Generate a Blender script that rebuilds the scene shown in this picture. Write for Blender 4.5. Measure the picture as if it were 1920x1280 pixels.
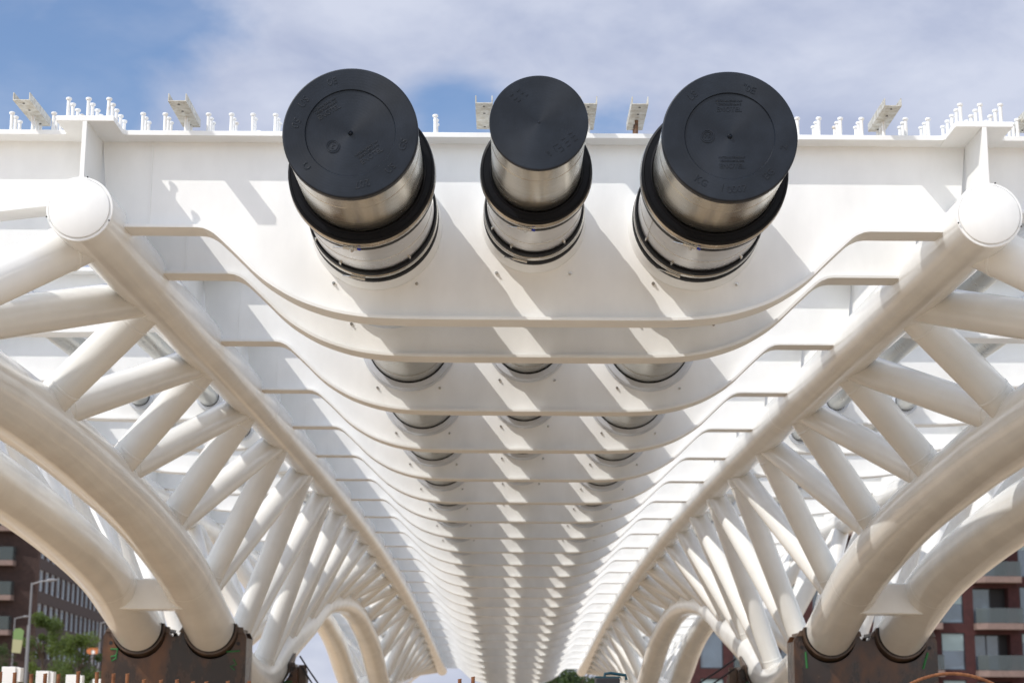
import bpy, bmesh, math, random
from mathutils import Vector, Matrix, noise
random.seed(7)
S = bpy.context.scene
for o in list(bpy.data.objects): bpy.data.objects.remove(o)
H = 1.70                       # eye height; every z below is measured from the eye
X0 = 0.13                      # bridge axis

# ------------------------------------------------------------------ camera
cam = bpy.data.cameras.new('camera'); co = bpy.data.objects.new('camera', cam); S.collection.objects.link(co)
R_ = Vector((0.99997774, -0.0021424, 0.00631856)); U_ = Vector((-0.00662108, -0.20199787, 0.97936358)); F_ = Vector((0.000821854, 0.979383617, 0.20200756))
m = Matrix.Identity(4)
for r in range(3): m[r][0] = R_[r]; m[r][1] = U_[r]; m[r][2] = -F_[r]
m[2][3] = H; co.matrix_world = m
cam.sensor_width = 36; cam.lens = 60; cam.clip_start = .1; cam.clip_end = 6000
cam.dof.use_dof = True; cam.dof.focus_distance = 9.0; cam.dof.aperture_fstop = 4.2
S.camera = co
# ------------------------------------------------------------------ world and sun
SD = Vector((1.41, 1.0, -1.82)).normalized()         # direction the sunlight travels
TS = -SD
el = math.asin(TS.z); az = math.atan2(TS.x, TS.y)
w = bpy.data.worlds.new('World'); S.world = w; w.use_nodes = True
nt = w.node_tree; nt.nodes.clear(); N = nt.nodes.new; L = nt.links.new
out = N('ShaderNodeOutputWorld'); bg = N('ShaderNodeBackground'); sky = N('ShaderNodeTexSky')
sky.sky_type = 'NISHITA'; sky.sun_disc = False; sky.sun_elevation = el; sky.sun_rotation = az
sky.air_density = 1.2; sky.dust_density = .6; sky.ozone_density = 2.0
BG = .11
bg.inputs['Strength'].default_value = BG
tc = N('ShaderNodeTexCoord')
mp = N('ShaderNodeMapping'); mp.inputs['Scale'].default_value = (1.0, 1.0, 1.9); L(tc.outputs['Generated'], mp.inputs['Vector'])
def noise_n(scale, detail, rough, loc, dist=0):
    n = N('ShaderNodeTexNoise'); n.inputs['Scale'].default_value = scale; n.inputs['Detail'].default_value = detail
    n.inputs['Roughness'].default_value = rough; n.inputs['Distortion'].default_value = dist
    mm = N('ShaderNodeMapping'); mm.inputs['Location'].default_value = loc; L(mp.outputs['Vector'], mm.inputs['Vector']); L(mm.outputs['Vector'], n.inputs['Vector'])
    return n.outputs['Fac']
def mth(op, a, b=None, c=None, clamp=False):
    n = N('ShaderNodeMath'); n.operation = op; n.use_clamp = clamp
    for i, v in enumerate((a, b, c)):
        if v is None: continue
        if isinstance(v, (int, float)): n.inputs[i].default_value = v
        else: L(v, n.inputs[i])
    return n.outputs[0]
def sm(v, lo, hi):
    n = N('ShaderNodeMapRange'); n.interpolation_type = 'SMOOTHSTEP'; L(v, n.inputs['Value'])
    n.inputs['From Min'].default_value = lo; n.inputs['From Max'].default_value = hi
    return n.outputs['Result']
def blob(px, py, rad):
    """clear patch in the cloud layer, given as a sky direction; rad in radians"""
    d = F_ + R_ * ((px - 960) / 3200) - U_ * ((py - 640) / 3200); d.normalize()
    n = N('ShaderNodeVectorMath'); n.operation = 'DISTANCE'; nv = N('ShaderNodeVectorMath'); nv.operation = 'NORMALIZE'
    L(tc.outputs['Generated'], nv.inputs[0]); L(nv.outputs[0], n.inputs[0]); n.inputs[1].default_value = d
    return mth('MULTIPLY', mth('DIVIDE', n.outputs['Value'], rad), 1.0)
n3 = noise_n(5.0, 7, .55, (9.3, 2.2, 5.1), .2)
n1 = noise_n(7.5, 8, .55, (.3, .2, .1), .3)
n2 = noise_n(2.2, 4, .5, (4.3, 1.2, 2.1))
b1 = blob(100, 120, .080); b2 = blob(858, 235, .036); b3 = blob(1155, 262, .03)
bmin = mth('MINIMUM', mth('MINIMUM', b1, b2), b3)
wob = mth('MULTIPLY_ADD', mth('SUBTRACT', n1, .5), 3.0, bmin)
cov_local = sm(wob, .45, 1.45)
# elsewhere in the sky: broken cloud, brightened out of view to add fill light
far_cov = sm(n2, .40, .56)
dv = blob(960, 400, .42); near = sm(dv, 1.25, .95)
mixc = N('ShaderNodeMix'); mixc.data_type = 'FLOAT'
L(near, mixc.inputs[0]); L(far_cov, mixc.inputs[2]); L(cov_local, mixc.inputs[3])
cover = mth('MAXIMUM', mth('MULTIPLY', mixc.outputs[0], .93), mth('MULTIPLY', sm(n3, .38, .72), .45))
n4 = noise_n(13, 6, .6, (3.3, 7.2, .1), .3)
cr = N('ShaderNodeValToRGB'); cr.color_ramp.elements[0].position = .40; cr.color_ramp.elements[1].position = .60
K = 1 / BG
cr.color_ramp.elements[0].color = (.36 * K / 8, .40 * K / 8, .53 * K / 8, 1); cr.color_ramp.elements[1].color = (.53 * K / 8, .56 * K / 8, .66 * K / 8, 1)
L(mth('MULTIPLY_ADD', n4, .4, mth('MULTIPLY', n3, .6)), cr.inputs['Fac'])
sc = N('ShaderNodeVectorMath'); sc.operation = 'SCALE'; mf = N('ShaderNodeMix'); mf.data_type = 'RGBA'; L(near, mf.inputs[0]); mf.inputs[6].default_value = (.55 * K / 8, .575 * K / 8, .62 * K / 8, 1); L(cr.outputs['Color'], mf.inputs[7]); L(mf.outputs[2], sc.inputs[0]); L(mth('MULTIPLY_ADD', near, -9.6, 18.2), sc.inputs['Scale'])  # cloud outside the view is scaled brighter as added fill for shaded steel
tint = N('ShaderNodeMix'); tint.data_type = 'RGBA'; tint.blend_type = 'MULTIPLY'; tint.inputs[0].default_value = 1
L(sky.outputs['Color'], tint.inputs[6]); tint.inputs[7].default_value = (.95, .98, 1.10, 1)
mx = N('ShaderNodeMix'); mx.data_type = 'RGBA'
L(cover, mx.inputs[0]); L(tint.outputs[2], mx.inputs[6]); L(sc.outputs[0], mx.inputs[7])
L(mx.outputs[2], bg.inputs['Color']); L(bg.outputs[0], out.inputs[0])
sl = bpy.data.lights.new('sun', 'SUN'); sl.energy = 2.75; sl.angle = math.radians(.53); sl.color = (1, .955, .89)
so = bpy.data.objects.new('sun', sl); S.collection.objects.link(so); so.location = (0, 0, 50)
so.rotation_euler = SD.to_track_quat('-Z', 'Y').to_euler()
S.view_settings.view_transform = 'Standard'; S.view_settings.look = 'None'; S.view_settings.gamma = 1
S.view_settings.exposure = .26
S.render.engine = 'CYCLES'; S.cycles.max_bounces = 12; S.cycles.diffuse_bounces = 8; S.cycles.glossy_bounces = 4

# ------------------------------------------------------------------ materials
def mat(name, col, rough=.5, metal=0, spec=.5, nscale=0, namt=0, rvar=0, bump=0, bscale=60, col2=None, stretch=(1, 1, 1), coat=0, lo=.35, hi=.65, ndetail=5):
    M = bpy.data.materials.new(name); M.use_nodes = True; t = M.node_tree; b = t.nodes['Principled BSDF']
    b.inputs['Base Color'].default_value = (*col, 1); b.inputs['Roughness'].default_value = rough; b.inputs['Metallic'].default_value = metal
    b.inputs['Specular IOR Level'].default_value = spec; b.inputs['Coat Weight'].default_value = coat
    g = t.nodes.new('ShaderNodeNewGeometry'); mpn = t.nodes.new('ShaderNodeMapping'); mpn.inputs['Scale'].default_value = stretch
    t.links.new(g.outputs['Position'], mpn.inputs['Vector'])
    if nscale:
        n = t.nodes.new('ShaderNodeTexNoise'); n.inputs['Scale'].default_value = nscale; n.inputs['Detail'].default_value = ndetail; n.inputs['Roughness'].default_value = .6
        t.links.new(mpn.outputs[0], n.inputs['Vector'])
        r = t.nodes.new('ShaderNodeValToRGB'); r.color_ramp.elements[0].position = lo; r.color_ramp.elements[1].position = hi
        c2 = col2 if col2 else tuple(c * (1 - namt) for c in col)
        r.color_ramp.elements[0].color = (*c2, 1); r.color_ramp.elements[1].color = (*col, 1)
        t.links.new(n.outputs['Fac'], r.inputs[0]); t.links.new(r.outputs[0], b.inputs['Base Color'])
        if rvar:
            q = t.nodes.new('ShaderNodeMath'); q.operation = 'MULTIPLY_ADD'; t.links.new(n.outputs['Fac'], q.inputs[0]); q.inputs[1].default_value = rvar; q.inputs[2].default_value = rough - rvar / 2
            t.links.new(q.outputs[0], b.inputs['Roughness'])
    if bump:
        n = t.nodes.new('ShaderNodeTexNoise'); n.inputs['Scale'].default_value = bscale; n.inputs['Detail'].default_value = 3
        t.links.new(mpn.outputs[0], n.inputs['Vector']); bp = t.nodes.new('ShaderNodeBump'); bp.inputs['Strength'].default_value = bump; bp.inputs['Distance'].default_value = .004
        t.links.new(n.outputs['Fac'], bp.inputs['Height']); t.links.new(bp.outputs[0], b.inputs['Normal'])
    return M
WHITE = mat('white_paint', (.85, .845, .82), .15, nscale=2.2, namt=.09, rvar=.12, bump=.03, bscale=9, ndetail=9)
WHITE2 = mat('white_paint_satin', (.86, .86, .845), .42, nscale=3.5, namt=.09, rvar=.14, ndetail=10, stretch=(1, 1, .45))
STUDM = mat('stud_paint', (.78, .78, .77), .5, nscale=9, namt=.15, col2=(.55, .47, .38), lo=.28, hi=.42)
GALV = mat('galvanised_steel', (.62, .61, .56), .5, .35, nscale=30, namt=.3, rvar=.2, col2=(.42, .38, .30))
RUST = mat('rusty_plate', (.13, .052, .018), .28, 0, .5, nscale=3.2, col2=(.028, .016, .012), rvar=.25, bump=.25, bscale=14, stretch=(1, 1, .55), lo=.44, hi=.66, ndetail=8)
RUSTL = mat('rusty_edge', (.13, .085, .06), .42, 0, .5, nscale=6, col2=(.06, .04, .03), rvar=.2)
REBAR = mat('rebar_rust', (.24, .10, .042), .75, 0, .3, nscale=35, col2=(.14, .05, .02))
RUBBER = mat('black_rubber', (.005, .0055, .008), .50, 0, .14, nscale=6, namt=.4, rvar=.2)
COLLAR = mat('pipe_collar_paint', (.62, .65, .70), .5, .2, nscale=8, namt=.1)
BRICKR = mat('maroon_brick', (.058, .016, .016), .85, nscale=3, namt=.35, bump=.2, bscale=5)
BRICKL = mat('brown_brick', (.070, .027, .020), .85, nscale=3, namt=.35, bump=.2, bscale=5)
BRICKD = mat('dark_brick', (.045, .024, .020), .85, nscale=3, namt=.35)
FRAME = mat('window_frame', (.02, .022, .03), .5)
FRAMEW = mat('pale_window_frame', (.45, .48, .52), .5)
GLASS = mat('window_glass', (.08, .12, .17), .08, 0, 1.0, nscale=.35, namt=.5)  # tone noise in the colour stands in for varied reflections
GLASSW = mat('pale_blind_glass', (.32, .38, .44), .25, 0, .8, nscale=.5, namt=.25)
BLIND = mat('pale_roller_blind', (.27, .35, .36), .5, 0, .5)
DARKIN = mat('dark_interior', (.012, .010, .012), .6)
SLAB = mat('balcony_concrete', (.22, .155, .135), .8, nscale=4, namt=.2)
CONC = mat('concrete', (.42, .39, .34), .85, nscale=3, namt=.25, bump=.3)
POLEM = mat('lamp_pole_paint', (.20, .20, .21), .45, .2, nscale=3, namt=.1)
BARK = mat('bark', (.09, .065, .045), .9, nscale=12, namt=.4)
TEAL = mat('teal_plastic', (.004, .045, .065), .35)
BLACKP = mat('black_plastic', (.014, .013, .015), .5)
BLUEP = mat('blue_tag_plastic', (.02, .04, .35), .5)
def leafmat(name, a, b):
    M = mat(name, a, .55, 0, .35, nscale=.9, col2=b, lo=.3, hi=.7); bs = M.node_tree.nodes['Principled BSDF']
    t = M.node_tree; tr = t.nodes.new('ShaderNodeBsdfTranslucent'); tr.inputs[0].default_value = (*[min(1, c * 1.4) for c in a], 1)
    mxs = t.nodes.new('ShaderNodeMixShader'); mxs.inputs[0].default_value = .25
    t.links.new(bs.outputs[0], mxs.inputs[1]); t.links.new(tr.outputs[0], mxs.inputs[2]); t.links.new(mxs.outputs[0], t.nodes['Material Output'].inputs[0])
    return M
LEAF = leafmat('young_leaf', (.10, .14, .022), (.03, .055, .010)); LEAFD = leafmat('dark_leaf', (.045, .075, .014), (.02, .04, .008))
def ground_mat():
    M = mat('sandy_ground', (.47, .355, .235), .95, nscale=.25, col2=(.36, .27, .18), bump=.6, bscale=3); return M
GROUND = ground_mat()
def black_cap_mat():
    M = bpy.data.materials.new('black_cap_plastic'); M.use_nodes = True; t = M.node_tree; b = t.nodes['Principled BSDF']
    tcn = t.nodes.new('ShaderNodeTexCoord')
    n = t.nodes.new('ShaderNodeTexNoise'); n.inputs['Scale'].default_value = 7; n.inputs['Detail'].default_value = 6
    t.links.new(tcn.outputs['Object'], n.inputs['Vector'])
    r = t.nodes.new('ShaderNodeValToRGB'); r.color_ramp.elements[0].position = .40; r.color_ramp.elements[1].position = .72
    r.color_ramp.elements[0].color = (.006, .009, .015, 1); r.color_ramp.elements[1].color = (.013, .018, .028, 1)
    t.links.new(n.outputs['Fac'], r.inputs[0]); t.links.new(r.outputs[0], b.inputs['Base Color'])
    b.inputs['Roughness'].default_value = .40; b.inputs['Specular IOR Level'].default_value = .30
    b.inputs['Anisotropic'].default_value = .55
    tg = t.nodes.new('ShaderNodeTangent'); tg.direction_type = 'RADIAL'; tg.axis = 'Y'; t.links.new(tg.outputs[0], b.inputs['Tangent'])
    # lathe rings around the pipe axis
    sx = t.nodes.new('ShaderNodeSeparateXYZ'); t.links.new(tcn.outputs['Object'], sx.inputs[0])
    cb = t.nodes.new('ShaderNodeCombineXYZ'); t.links.new(sx.outputs['X'], cb.inputs[0]); t.links.new(sx.outputs['Z'], cb.inputs[1])
    ln = t.nodes.new('ShaderNodeVectorMath'); ln.operation = 'LENGTH'; t.links.new(cb.outputs[0], ln.inputs[0])
    s1 = t.nodes.new('ShaderNodeMath'); s1.operation = 'MULTIPLY'; t.links.new(ln.outputs['Value'], s1.inputs[0]); s1.inputs[1].default_value = 420
    s2 = t.nodes.new('ShaderNodeMath'); s2.operation = 'SINE'; t.links.new(s1.outputs[0], s2.inputs[0])
    ad = t.nodes.new('ShaderNodeMath'); ad.operation = 'MULTIPLY_ADD'; t.links.new(n.outputs['Fac'], ad.inputs[0]); ad.inputs[1].default_value = 2.; t.links.new(s2.outputs[0], ad.inputs[2])
    bp = t.nodes.new('ShaderNodeBump'); bp.inputs['Strength'].default_value = .06; bp.inputs['Distance'].default_value = .0012
    t.links.new(ad.outputs[0], bp.inputs['Height']); t.links.new(bp.outputs[0], b.inputs['Normal'])
    return M
CAPM = black_cap_mat()
def steel_mat(name, col, rough, streak, scale):
    M = bpy.data.materials.new(name); M.use_nodes = True; t = M.node_tree; b = t.nodes['Principled BSDF']
    tcn = t.nodes.new('ShaderNodeTexCoord'); mpn = t.nodes.new('ShaderNodeMapping'); mpn.inputs['Scale'].default_value = scale
    t.links.new(tcn.outputs['Object'], mpn.inputs[0])
    n = t.nodes.new('ShaderNodeTexNoise'); n.inputs['Scale'].default_value = 6; n.inputs['Detail'].default_value = 8; n.inputs['Roughness'].default_value = .65
    t.links.new(mpn.outputs[0], n.inputs['Vector'])
    b.inputs['Metallic'].default_value = 1
    r = t.nodes.new('ShaderNodeValToRGB'); r.color_ramp.elements[0].position = .3; r.color_ramp.elements[1].position = .7
    r.color_ramp.elements[0].color = (*[c * (1 - streak) for c in col], 1); r.color_ramp.elements[1].color = (*col, 1)
    t.links.new(n.outputs['Fac'], r.inputs[0]); t.links.new(r.outputs[0], b.inputs['Base Color'])
    q = t.nodes.new('ShaderNodeMath'); q.operation = 'MULTIPLY_ADD'; t.links.new(n.outputs['Fac'], q.inputs[0]); q.inputs[1].default_value = .22; q.inputs[2].default_value = rough - .11
    t.links.new(q.outputs[0], b.inputs['Roughness'])
    bp = t.nodes.new('ShaderNodeBump'); bp.inputs['Strength'].default_value = .12; bp.inputs['Distance'].default_value = .001
    t.links.new(n.outputs['Fac'], bp.inputs['Height']); t.links.new(bp.outputs[0], b.inputs['Normal'])
    return M
STEEL2 = steel_mat('weathered_steel', (.52, .52, .49), .30, .15, (.7, 3, .7))
STEEL = steel_mat('stainless_steel', (.76, .75, .69), .24, .07, (.7, 4, .7))
SLEEVE = steel_mat('zinc_sleeve', (.68, .67, .66), .30, .22, (.6, 1.5, .6))
BAND = steel_mat('clamp_steel', (.62, .60, .56), .25, .2, (3, 3, 3))

# ------------------------------------------------------------------ mesh helpers (eye-relative coordinates; H is added on build)
class MB:
    def __init__(s, origin=(0, 0, 0)): s.rc = True; s.v = []; s.f = []; s.sm = []; s.o = Vector(origin)
    def add(s, vs, fs, smooth=False):
        n = len(s.v); s.v += [Vector(v) for v in vs]; s.f += [tuple(i + n for i in f) for f in fs]; s.sm += [smooth] * len(fs)
    def box(s, a, b):
        x0, y0, z0 = a; x1, y1, z1 = b
        s.add([(x0, y0, z0), (x1, y0, z0), (x1, y1, z0), (x0, y1, z0), (x0, y0, z1), (x1, y0, z1), (x1, y1, z1), (x0, y1, z1)],
              [(0, 3, 2, 1), (4, 5, 6, 7), (0, 1, 5, 4), (1, 2, 6, 5), (2, 3, 7, 6), (3, 0, 4, 7)])
    def prism(s, pts, y0, y1):
        """polygon in the XZ plane pulled along Y (given anticlockwise seen from the front, -Y)"""
        n = len(pts)
        s.add([(x, y0, z) for x, z in pts] + [(x, y1, z) for x, z in pts],
              [tuple(range(n)), tuple(range(2 * n - 1, n - 1, -1))] + [(i + n, (i + 1) % n + n, (i + 1) % n, i) for i in range(n)])
    def tube(s, path, r, seg=20, caps=True, up=(0, 0, 1)):
        path = [Vector(p) for p in path]; n = len(path); rr = r if isinstance(r, (list, tuple)) else [r] * n
        rings = []; t0 = (path[1] - path[0]).normalized(); u = Vector(up)
        if abs(u.dot(t0)) > .95: u = Vector((1, 0, 0))
        a = (u - t0 * u.dot(t0)).normalized()
        vs = []
        for i, p in enumerate(path):
            t = (path[min(i + 1, n - 1)] - path[max(i - 1, 0)]).normalized(); a = (a - t * a.dot(t)).normalized(); b = t.cross(a)
            vs += [p + (a * math.cos(2 * math.pi * k / seg) + b * math.sin(2 * math.pi * k / seg)) * rr[i] for k in range(seg)]
        fs = [(i * seg + k, i * seg + (k + 1) % seg, (i + 1) * seg + (k + 1) % seg, (i + 1) * seg + k) for i in range(n - 1) for k in range(seg)]
        s.add(vs, fs, True)
        if caps: s.add(vs[:seg], [tuple(range(seg - 1, -1, -1))]); s.add(vs[-seg:], [tuple(range(seg))])
    def lathe(s, c, prof, seg=64, smooth=True, axis='Y'):
        """profile of (y offset, radius) turned about the Y axis (or Z) through c"""
        vs = []; cx, cy, cz = c
        for y, r in prof:
            for k in range(seg):
                a = 2 * math.pi * k / seg
                vs.append((cx + r * math.cos(a), cy + y, cz + r * math.sin(a)) if axis == 'Y' else (cx + r * math.cos(a), cy + r * math.sin(a), cz + y))
        fs = []
        for i in range(len(prof) - 1):
            for k in range(seg):
                q = (i * seg + k, (i + 1) * seg + k, (i + 1) * seg + (k + 1) % seg, i * seg + (k + 1) % seg)
                fs.append(q[::-1] if axis == 'Y' else q[::-1])
        s.add(vs, fs, smooth)
    def strip(s, pts, y0, y1, th):
        """a plate that follows an XZ polyline, y0..y1 wide, th thick to the outside (below)"""
        n = len(pts); P = [Vector((x, 0, z)) for x, z in pts]; off = []
        for i in range(n):
            t = (P[min(i + 1, n - 1)] - P[max(i - 1, 0)]).normalized(); off.append(Vector((t.z, 0, -t.x)))
        vs = []
        for p, o in zip(P, off):
            q = p + o * th
            vs += [(p.x, y0, p.z), (p.x, y1, p.z), (q.x, y1, q.z), (q.x, y0, q.z)]
        fs = []
        for i in range(n - 1):
            a = i * 4; b = a + 4
            for k in range(4): fs.append((a + k, a + (k + 1) % 4, b + (k + 1) % 4, b + k))
        fs += [(3, 2, 1, 0), tuple(4 * (n - 1) + k for k in range(4))]
        s.add(vs, fs)
    def mesh(s, name, mt, bevel=0):
        me = bpy.data.meshes.new(name)
        me.from_pydata([tuple(v - s.o) for v in s.v], [], s.f); me.materials.append(mt)
        for p, q in zip(me.polygons, s.sm): p.use_smooth = q
        bm = bmesh.new(); bm.from_mesh(me); bmesh.ops.remove_doubles(bm, verts=bm.verts, dist=1e-5) if len(s.f) < 20000 else None; bmesh.ops.recalc_face_normals(bm, faces=bm.faces) if s.rc else None; bm.to_mesh(me); bm.free()
        if any(s.sm): me.set_sharp_from_angle(angle=math.radians(38))
        return me
    def build(s, name, mt, parent=None, bevel=0):
        return link(name, s.mesh(name, mt), parent, bevel, (0, 0, 0) if parent else (s.o.x, s.o.y, s.o.z + H))
def link(name, me, parent=None, bevel=0, loc=(0, 0, 0)):
    o = bpy.data.objects.new(name, me); S.collection.objects.link(o); o.location = loc
    if parent: o.parent = parent
    if bevel:
        b = o.modifiers.new('bevel', 'BEVEL'); b.width = bevel; b.segments = 2; b.limit_method = 'ANGLE'; b.angle_limit = math.radians(40)
    return o
def tag(o, label=None, cat=None, group=None, kind=None):
    for k, v in (('label', label), ('category', cat), ('group', group), ('kind', kind)):
        if v: o[k] = v
    return o
def thing(name, label, cat, org, group=None):
    o = bpy.data.objects.new(name, None); S.collection.objects.link(o); o.location = (org[0], org[1], org[2] + H); o.empty_display_size = .2
    return tag(o, label, cat, group)

# ------------------------------------------------------------------ curves of the bridge
def h(Y):
    p = lambda y: 5.1885e-07 * y**4 - 7.08179e-05 * y**3 + 2.26774e-03 * y**2 - .0203806 * y + 2.18350844
    return p(Y) - p(9.7)
CHZ = 2.665; CHX = 2.57; CHR = .188; AX = 3.478; AX2 = 4.29; OX = 5.2; AR = .268
TOP = 3.222
APTS = [(8.56, 1.905), (11.02, 1.889), (12.09, 1.851), (13.16, 1.782), (15.3, 1.584), (17.44, 1.247), (18.62, 0.942), (19.58, 0.663), (20.54, 0.449), (21.61, 0.257), (22.79, 0.15), (23.75, 0.235), (24.61, 0.449), (25.68, 0.685), (26.91, 0.899), (28.25, 1.113), (29.75, 1.391), (31.57, 1.626), (34.77, 1.808), (37.45, 1.723), (38.95, 1.562), (40.87, 1.305), (42.37, 1.006), (43.87, 0.621), (45.15, 0.321), (46.33, 0.128), (47.29, 0.064), (48.36, 0.107), (50.29, 0.214), (53, 0.32), (55.6, 0.42), (58.5, 0.58), (61.5, 0.72), (64.0, 0.83)]
def ar_(Y):
    """tube radius: full at the piers, slimmer at the crowns"""
    d = min(abs(Y - p) for p in (-1.0, 22.8, 47.3)); t = min(1, max(0, (d - 3.6) / 5.5)); r = .268 - .026 * t * t * (3 - 2 * t)
    return r if Y < 50 else r - (Y - 50) / 14 * .03
def az_(Y):
    P = APTS
    if Y <= P[0][0]: return P[0][1]
    for i in range(len(P) - 1):
        if Y <= P[i + 1][0]:
            y0, y1 = P[i][0], P[i + 1][0]; t = (Y - y0) / (y1 - y0); d = y1 - y0
            def sl(j):
                a = P[max(j - 1, 0)]; b = P[min(j + 1, len(P) - 1)]; return (b[1] - a[1]) / (b[0] - a[0])
            m0, m1 = sl(i) * d, sl(i + 1) * d
            return (2*t**3-3*t*t+1)*P[i][1] + (t**3-2*t*t+t)*m0 + (-2*t**3+3*t*t)*P[i+1][1] + (t**3-t*t)*m1
    return P[-1][1]
def az2(Y):
    t = min(1, max(0, (19.3 - Y) / 5.3)); return az_(Y) - .10 * t * t * (3 - 2 * t)
def azx(A, Y): return az2(Y) if A > 3.6 else az_(Y)
def frange(a, b, n): return [a + (b - a) * i / n for i in range(n + 1)]
END = 64.0
GY = [9.7, 10.85] + [13.1 + 2.25 * k for k in range(23)]

# ------------------------------------------------------------------ ground
gb = MB((0, 0, -H)); gb.add([(-2500, -2500, -H), (2500, -2500, -H), (2500, 2500, -H), (-2500, 2500, -H)], [(0, 1, 2, 3)])
tag(gb.build('ground', GROUND), kind='structure')

# ------------------------------------------------------------------ bridge
BR = thing('bridge', 'white steel tube truss bridge under construction seen from below', 'bridge', (X0, 9.3, CHZ))
BO = (X0, 9.3, CHZ)
def bmb(): return MB(BO)
def shiftdup(o, dy, dz, kids=True):
    c = o.copy(); S.collection.objects.link(c); c.location = (o.location[0], o.location[1] + dy, o.location[2] + dz)
    if kids:
        for ch in list(o.children):
            k = ch.copy(); S.collection.objects.link(k); k.parent = c
    return c
half = [(2.5, 2.665), (2.2, 2.665), (1.96, 2.665), (1.92, 2.660), (1.87, 2.638), (1.82, 2.60), (1.70, 2.487), (1.60, 2.39), (1.5, 2.315), (1.36, 2.237), (1.2, 2.18), (1.05, 2.148), (.88, 2.132), (.6, 2.127), (.3, 2.127)]
def catmull(P, n=4):
    out = []
    for i in range(len(P) - 1):
        a, b, c, d = P[max(i-1, 0)], P[i], P[i+1], P[min(i+2, len(P)-1)]
        for k in range(n):
            t = k / n
            out.append(tuple(.5 * (2*b[j] + (c[j]-a[j])*t + (2*a[j]-5*b[j]+4*c[j]-d[j])*t*t + (3*b[j]-a[j]-3*c[j]+d[j])*t**3) for j in (0, 1)))
    out.append(P[-1]); return out
hp = half[:3] + catmull(half[3:], 4)
prof = [(-x, z) for x, z in hp] + [(x, z) for x, z in reversed(hp)]     # left to right along the bottom edge
def web(prof, y, xl, xr, zt, xo=X0, t=.02):
    b = bmb()
    pts = [(x + xo, z) for x, z in prof] + [(xr + xo, zt), (xl + xo, zt)]
    b.prism(pts, y - t / 2, y + t / 2); return b
def flare(b, xa, xb):
    '''top flange plate that widens where it runs into the beam flanges'''
    P = [(xa, -.16), (xa + .02, -.14), (xb - .02, -.14), (xb, -.16)]
    P = P + [(x, -y) for x, y in reversed(P)]; n = len(P)
    b.add([(x + X0, 9.7 + y, TOP - .031) for x, y in P] + [(x + X0, 9.7 + y, TOP - .001) for x, y in P], [tuple(range(n)), tuple(range(2 * n - 1, n - 1, -1))] + [(i, (i + 1) % n, (i + 1) % n + n, i + n) for i in range(n)])
def central_girder():
    g = web(prof, 9.7, -CHX + .013, CHX - .013, TOP - .03)
    o = g.build('cross_girder', WHITE2, BR)
    b = bmb(); b.strip([(x + X0, z) for x, z in prof], 9.6, 9.8, .02); b.build('bottom_flange', WHITE2, o, .002)
    b = bmb(); flare(b, -2.406, 2.406)
    b.build('top_flange', WHITE2, o, .002)
    for s in (-1,):
        b = bmb(); b.box((s * 2.26 - .004 + X0, 9.684, 2.672), (s * 2.26 + .004 + X0, 9.6895, TOP - .032)); b.build('weld_strip', WHITE2, o)
    return o
g0 = central_girder(); GIRD = [g0]
for y in GY[1:]: GIRD.append(shiftdup(g0, y - 9.7, h(y)))
# narrow side bays between the twin chords
nl = [(0, 2.80), (.12, 2.80), (.3, 2.775), (.5, 2.745), (.75, 2.73), (1.06, 2.728)]
npf = catmull(nl, 3); npf = npf + [(2.12 - x, z) for x, z in reversed(npf[:-1])]
def side_girder(s):
    xa = s * CHX if s > 0 else -OX
    pr = [(xa + x * (OX - CHX) / 2.12, z) for x, z in npf]
    o = web(pr, 9.7, xa + .013, xa + (OX - CHX) - .013, TOP - .03).build('side_girder', WHITE2, BR)
    b = bmb(); b.strip([(x + X0, z) for x, z in pr], 9.6, 9.8, .02); b.build('bottom_flange', WHITE2, o, .002)
    b = bmb(); flare(b, xa + .166, xa + OX - CHX - .166); b.build('top_flange', WHITE2, o, .002)
    return o
for s in (-1, 1):
    g = side_girder(s)
    for y in GY[1:]: shiftdup(g, y - 9.7, h(y))
# longitudinal beams: top chord tube, web plate, flange, knife strip
ys = frange(9.3, END, 90)
def chord(s, X, inner=True):
    sx = s * X + X0
    b = bmb(); b.tube([(sx, y, CHZ + h(y)) for y in ys], CHR, 40)
    o = b.build('top_chord', WHITE, BR)
    b = bmb(); z = CHZ
    b.lathe((sx, 9.3, z), [(.004, CHR + .001), (-.006, CHR - .001), (-.008, CHR - .012), (-.002, CHR - .014), (-.002, CHR - .019)], 64)
    b.lathe((sx, 9.3, z), [(-.002, CHR - .017), (-.014, CHR - .018), (-.017, CHR - .022), (-.017, .0005)], 64)
    b.build('chord_end_cap', WHITE2, o)
    for a in (78, 196, -22):
        b = bmb()
        a = math.radians(a); r = CHR - .001
        b.lathe((sx + r * math.cos(a), 9.285, z + r * math.sin(a)), [(0, .0045), (-.006, .0045), (-.006, .0003)], 10)
        b.build('vent_hole', BLACKP, o)
    b = bmb(); n = len(ys)
    vs = []; 
    for y in ys: zz = h(y); vs += [(sx - .013, y, CHZ + CHR - .03 + zz), (sx + .013, y, CHZ + CHR - .03 + zz), (sx + .013, y, TOP - .033 + zz), (sx - .013, y, TOP - .033 + zz)]
    fs = []
    for i in range(n - 1):
        a = i * 4; c = a + 4; fs += [(a + k, a + (k + 1) % 4, c + (k + 1) % 4, c + k) for k in range(4)]
    fs += [(3, 2, 1, 0), tuple(4 * (n - 1) + k for k in range(4))]
    b.add(vs, fs); b.build('web_plate', WHITE2, BR, .002)
    b = bmb(); vs = []
    for i, y in enumerate(ys):
        zz = h(y); hw = .165
        vs += [(sx - hw, y, TOP - .033 + zz), (sx + hw, y, TOP - .033 + zz), (sx + hw, y, TOP + zz), (sx - hw, y, TOP + zz)]
    b.add(vs, fs); b.build('beam_flange', WHITE2, BR, .003)
    return o
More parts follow.
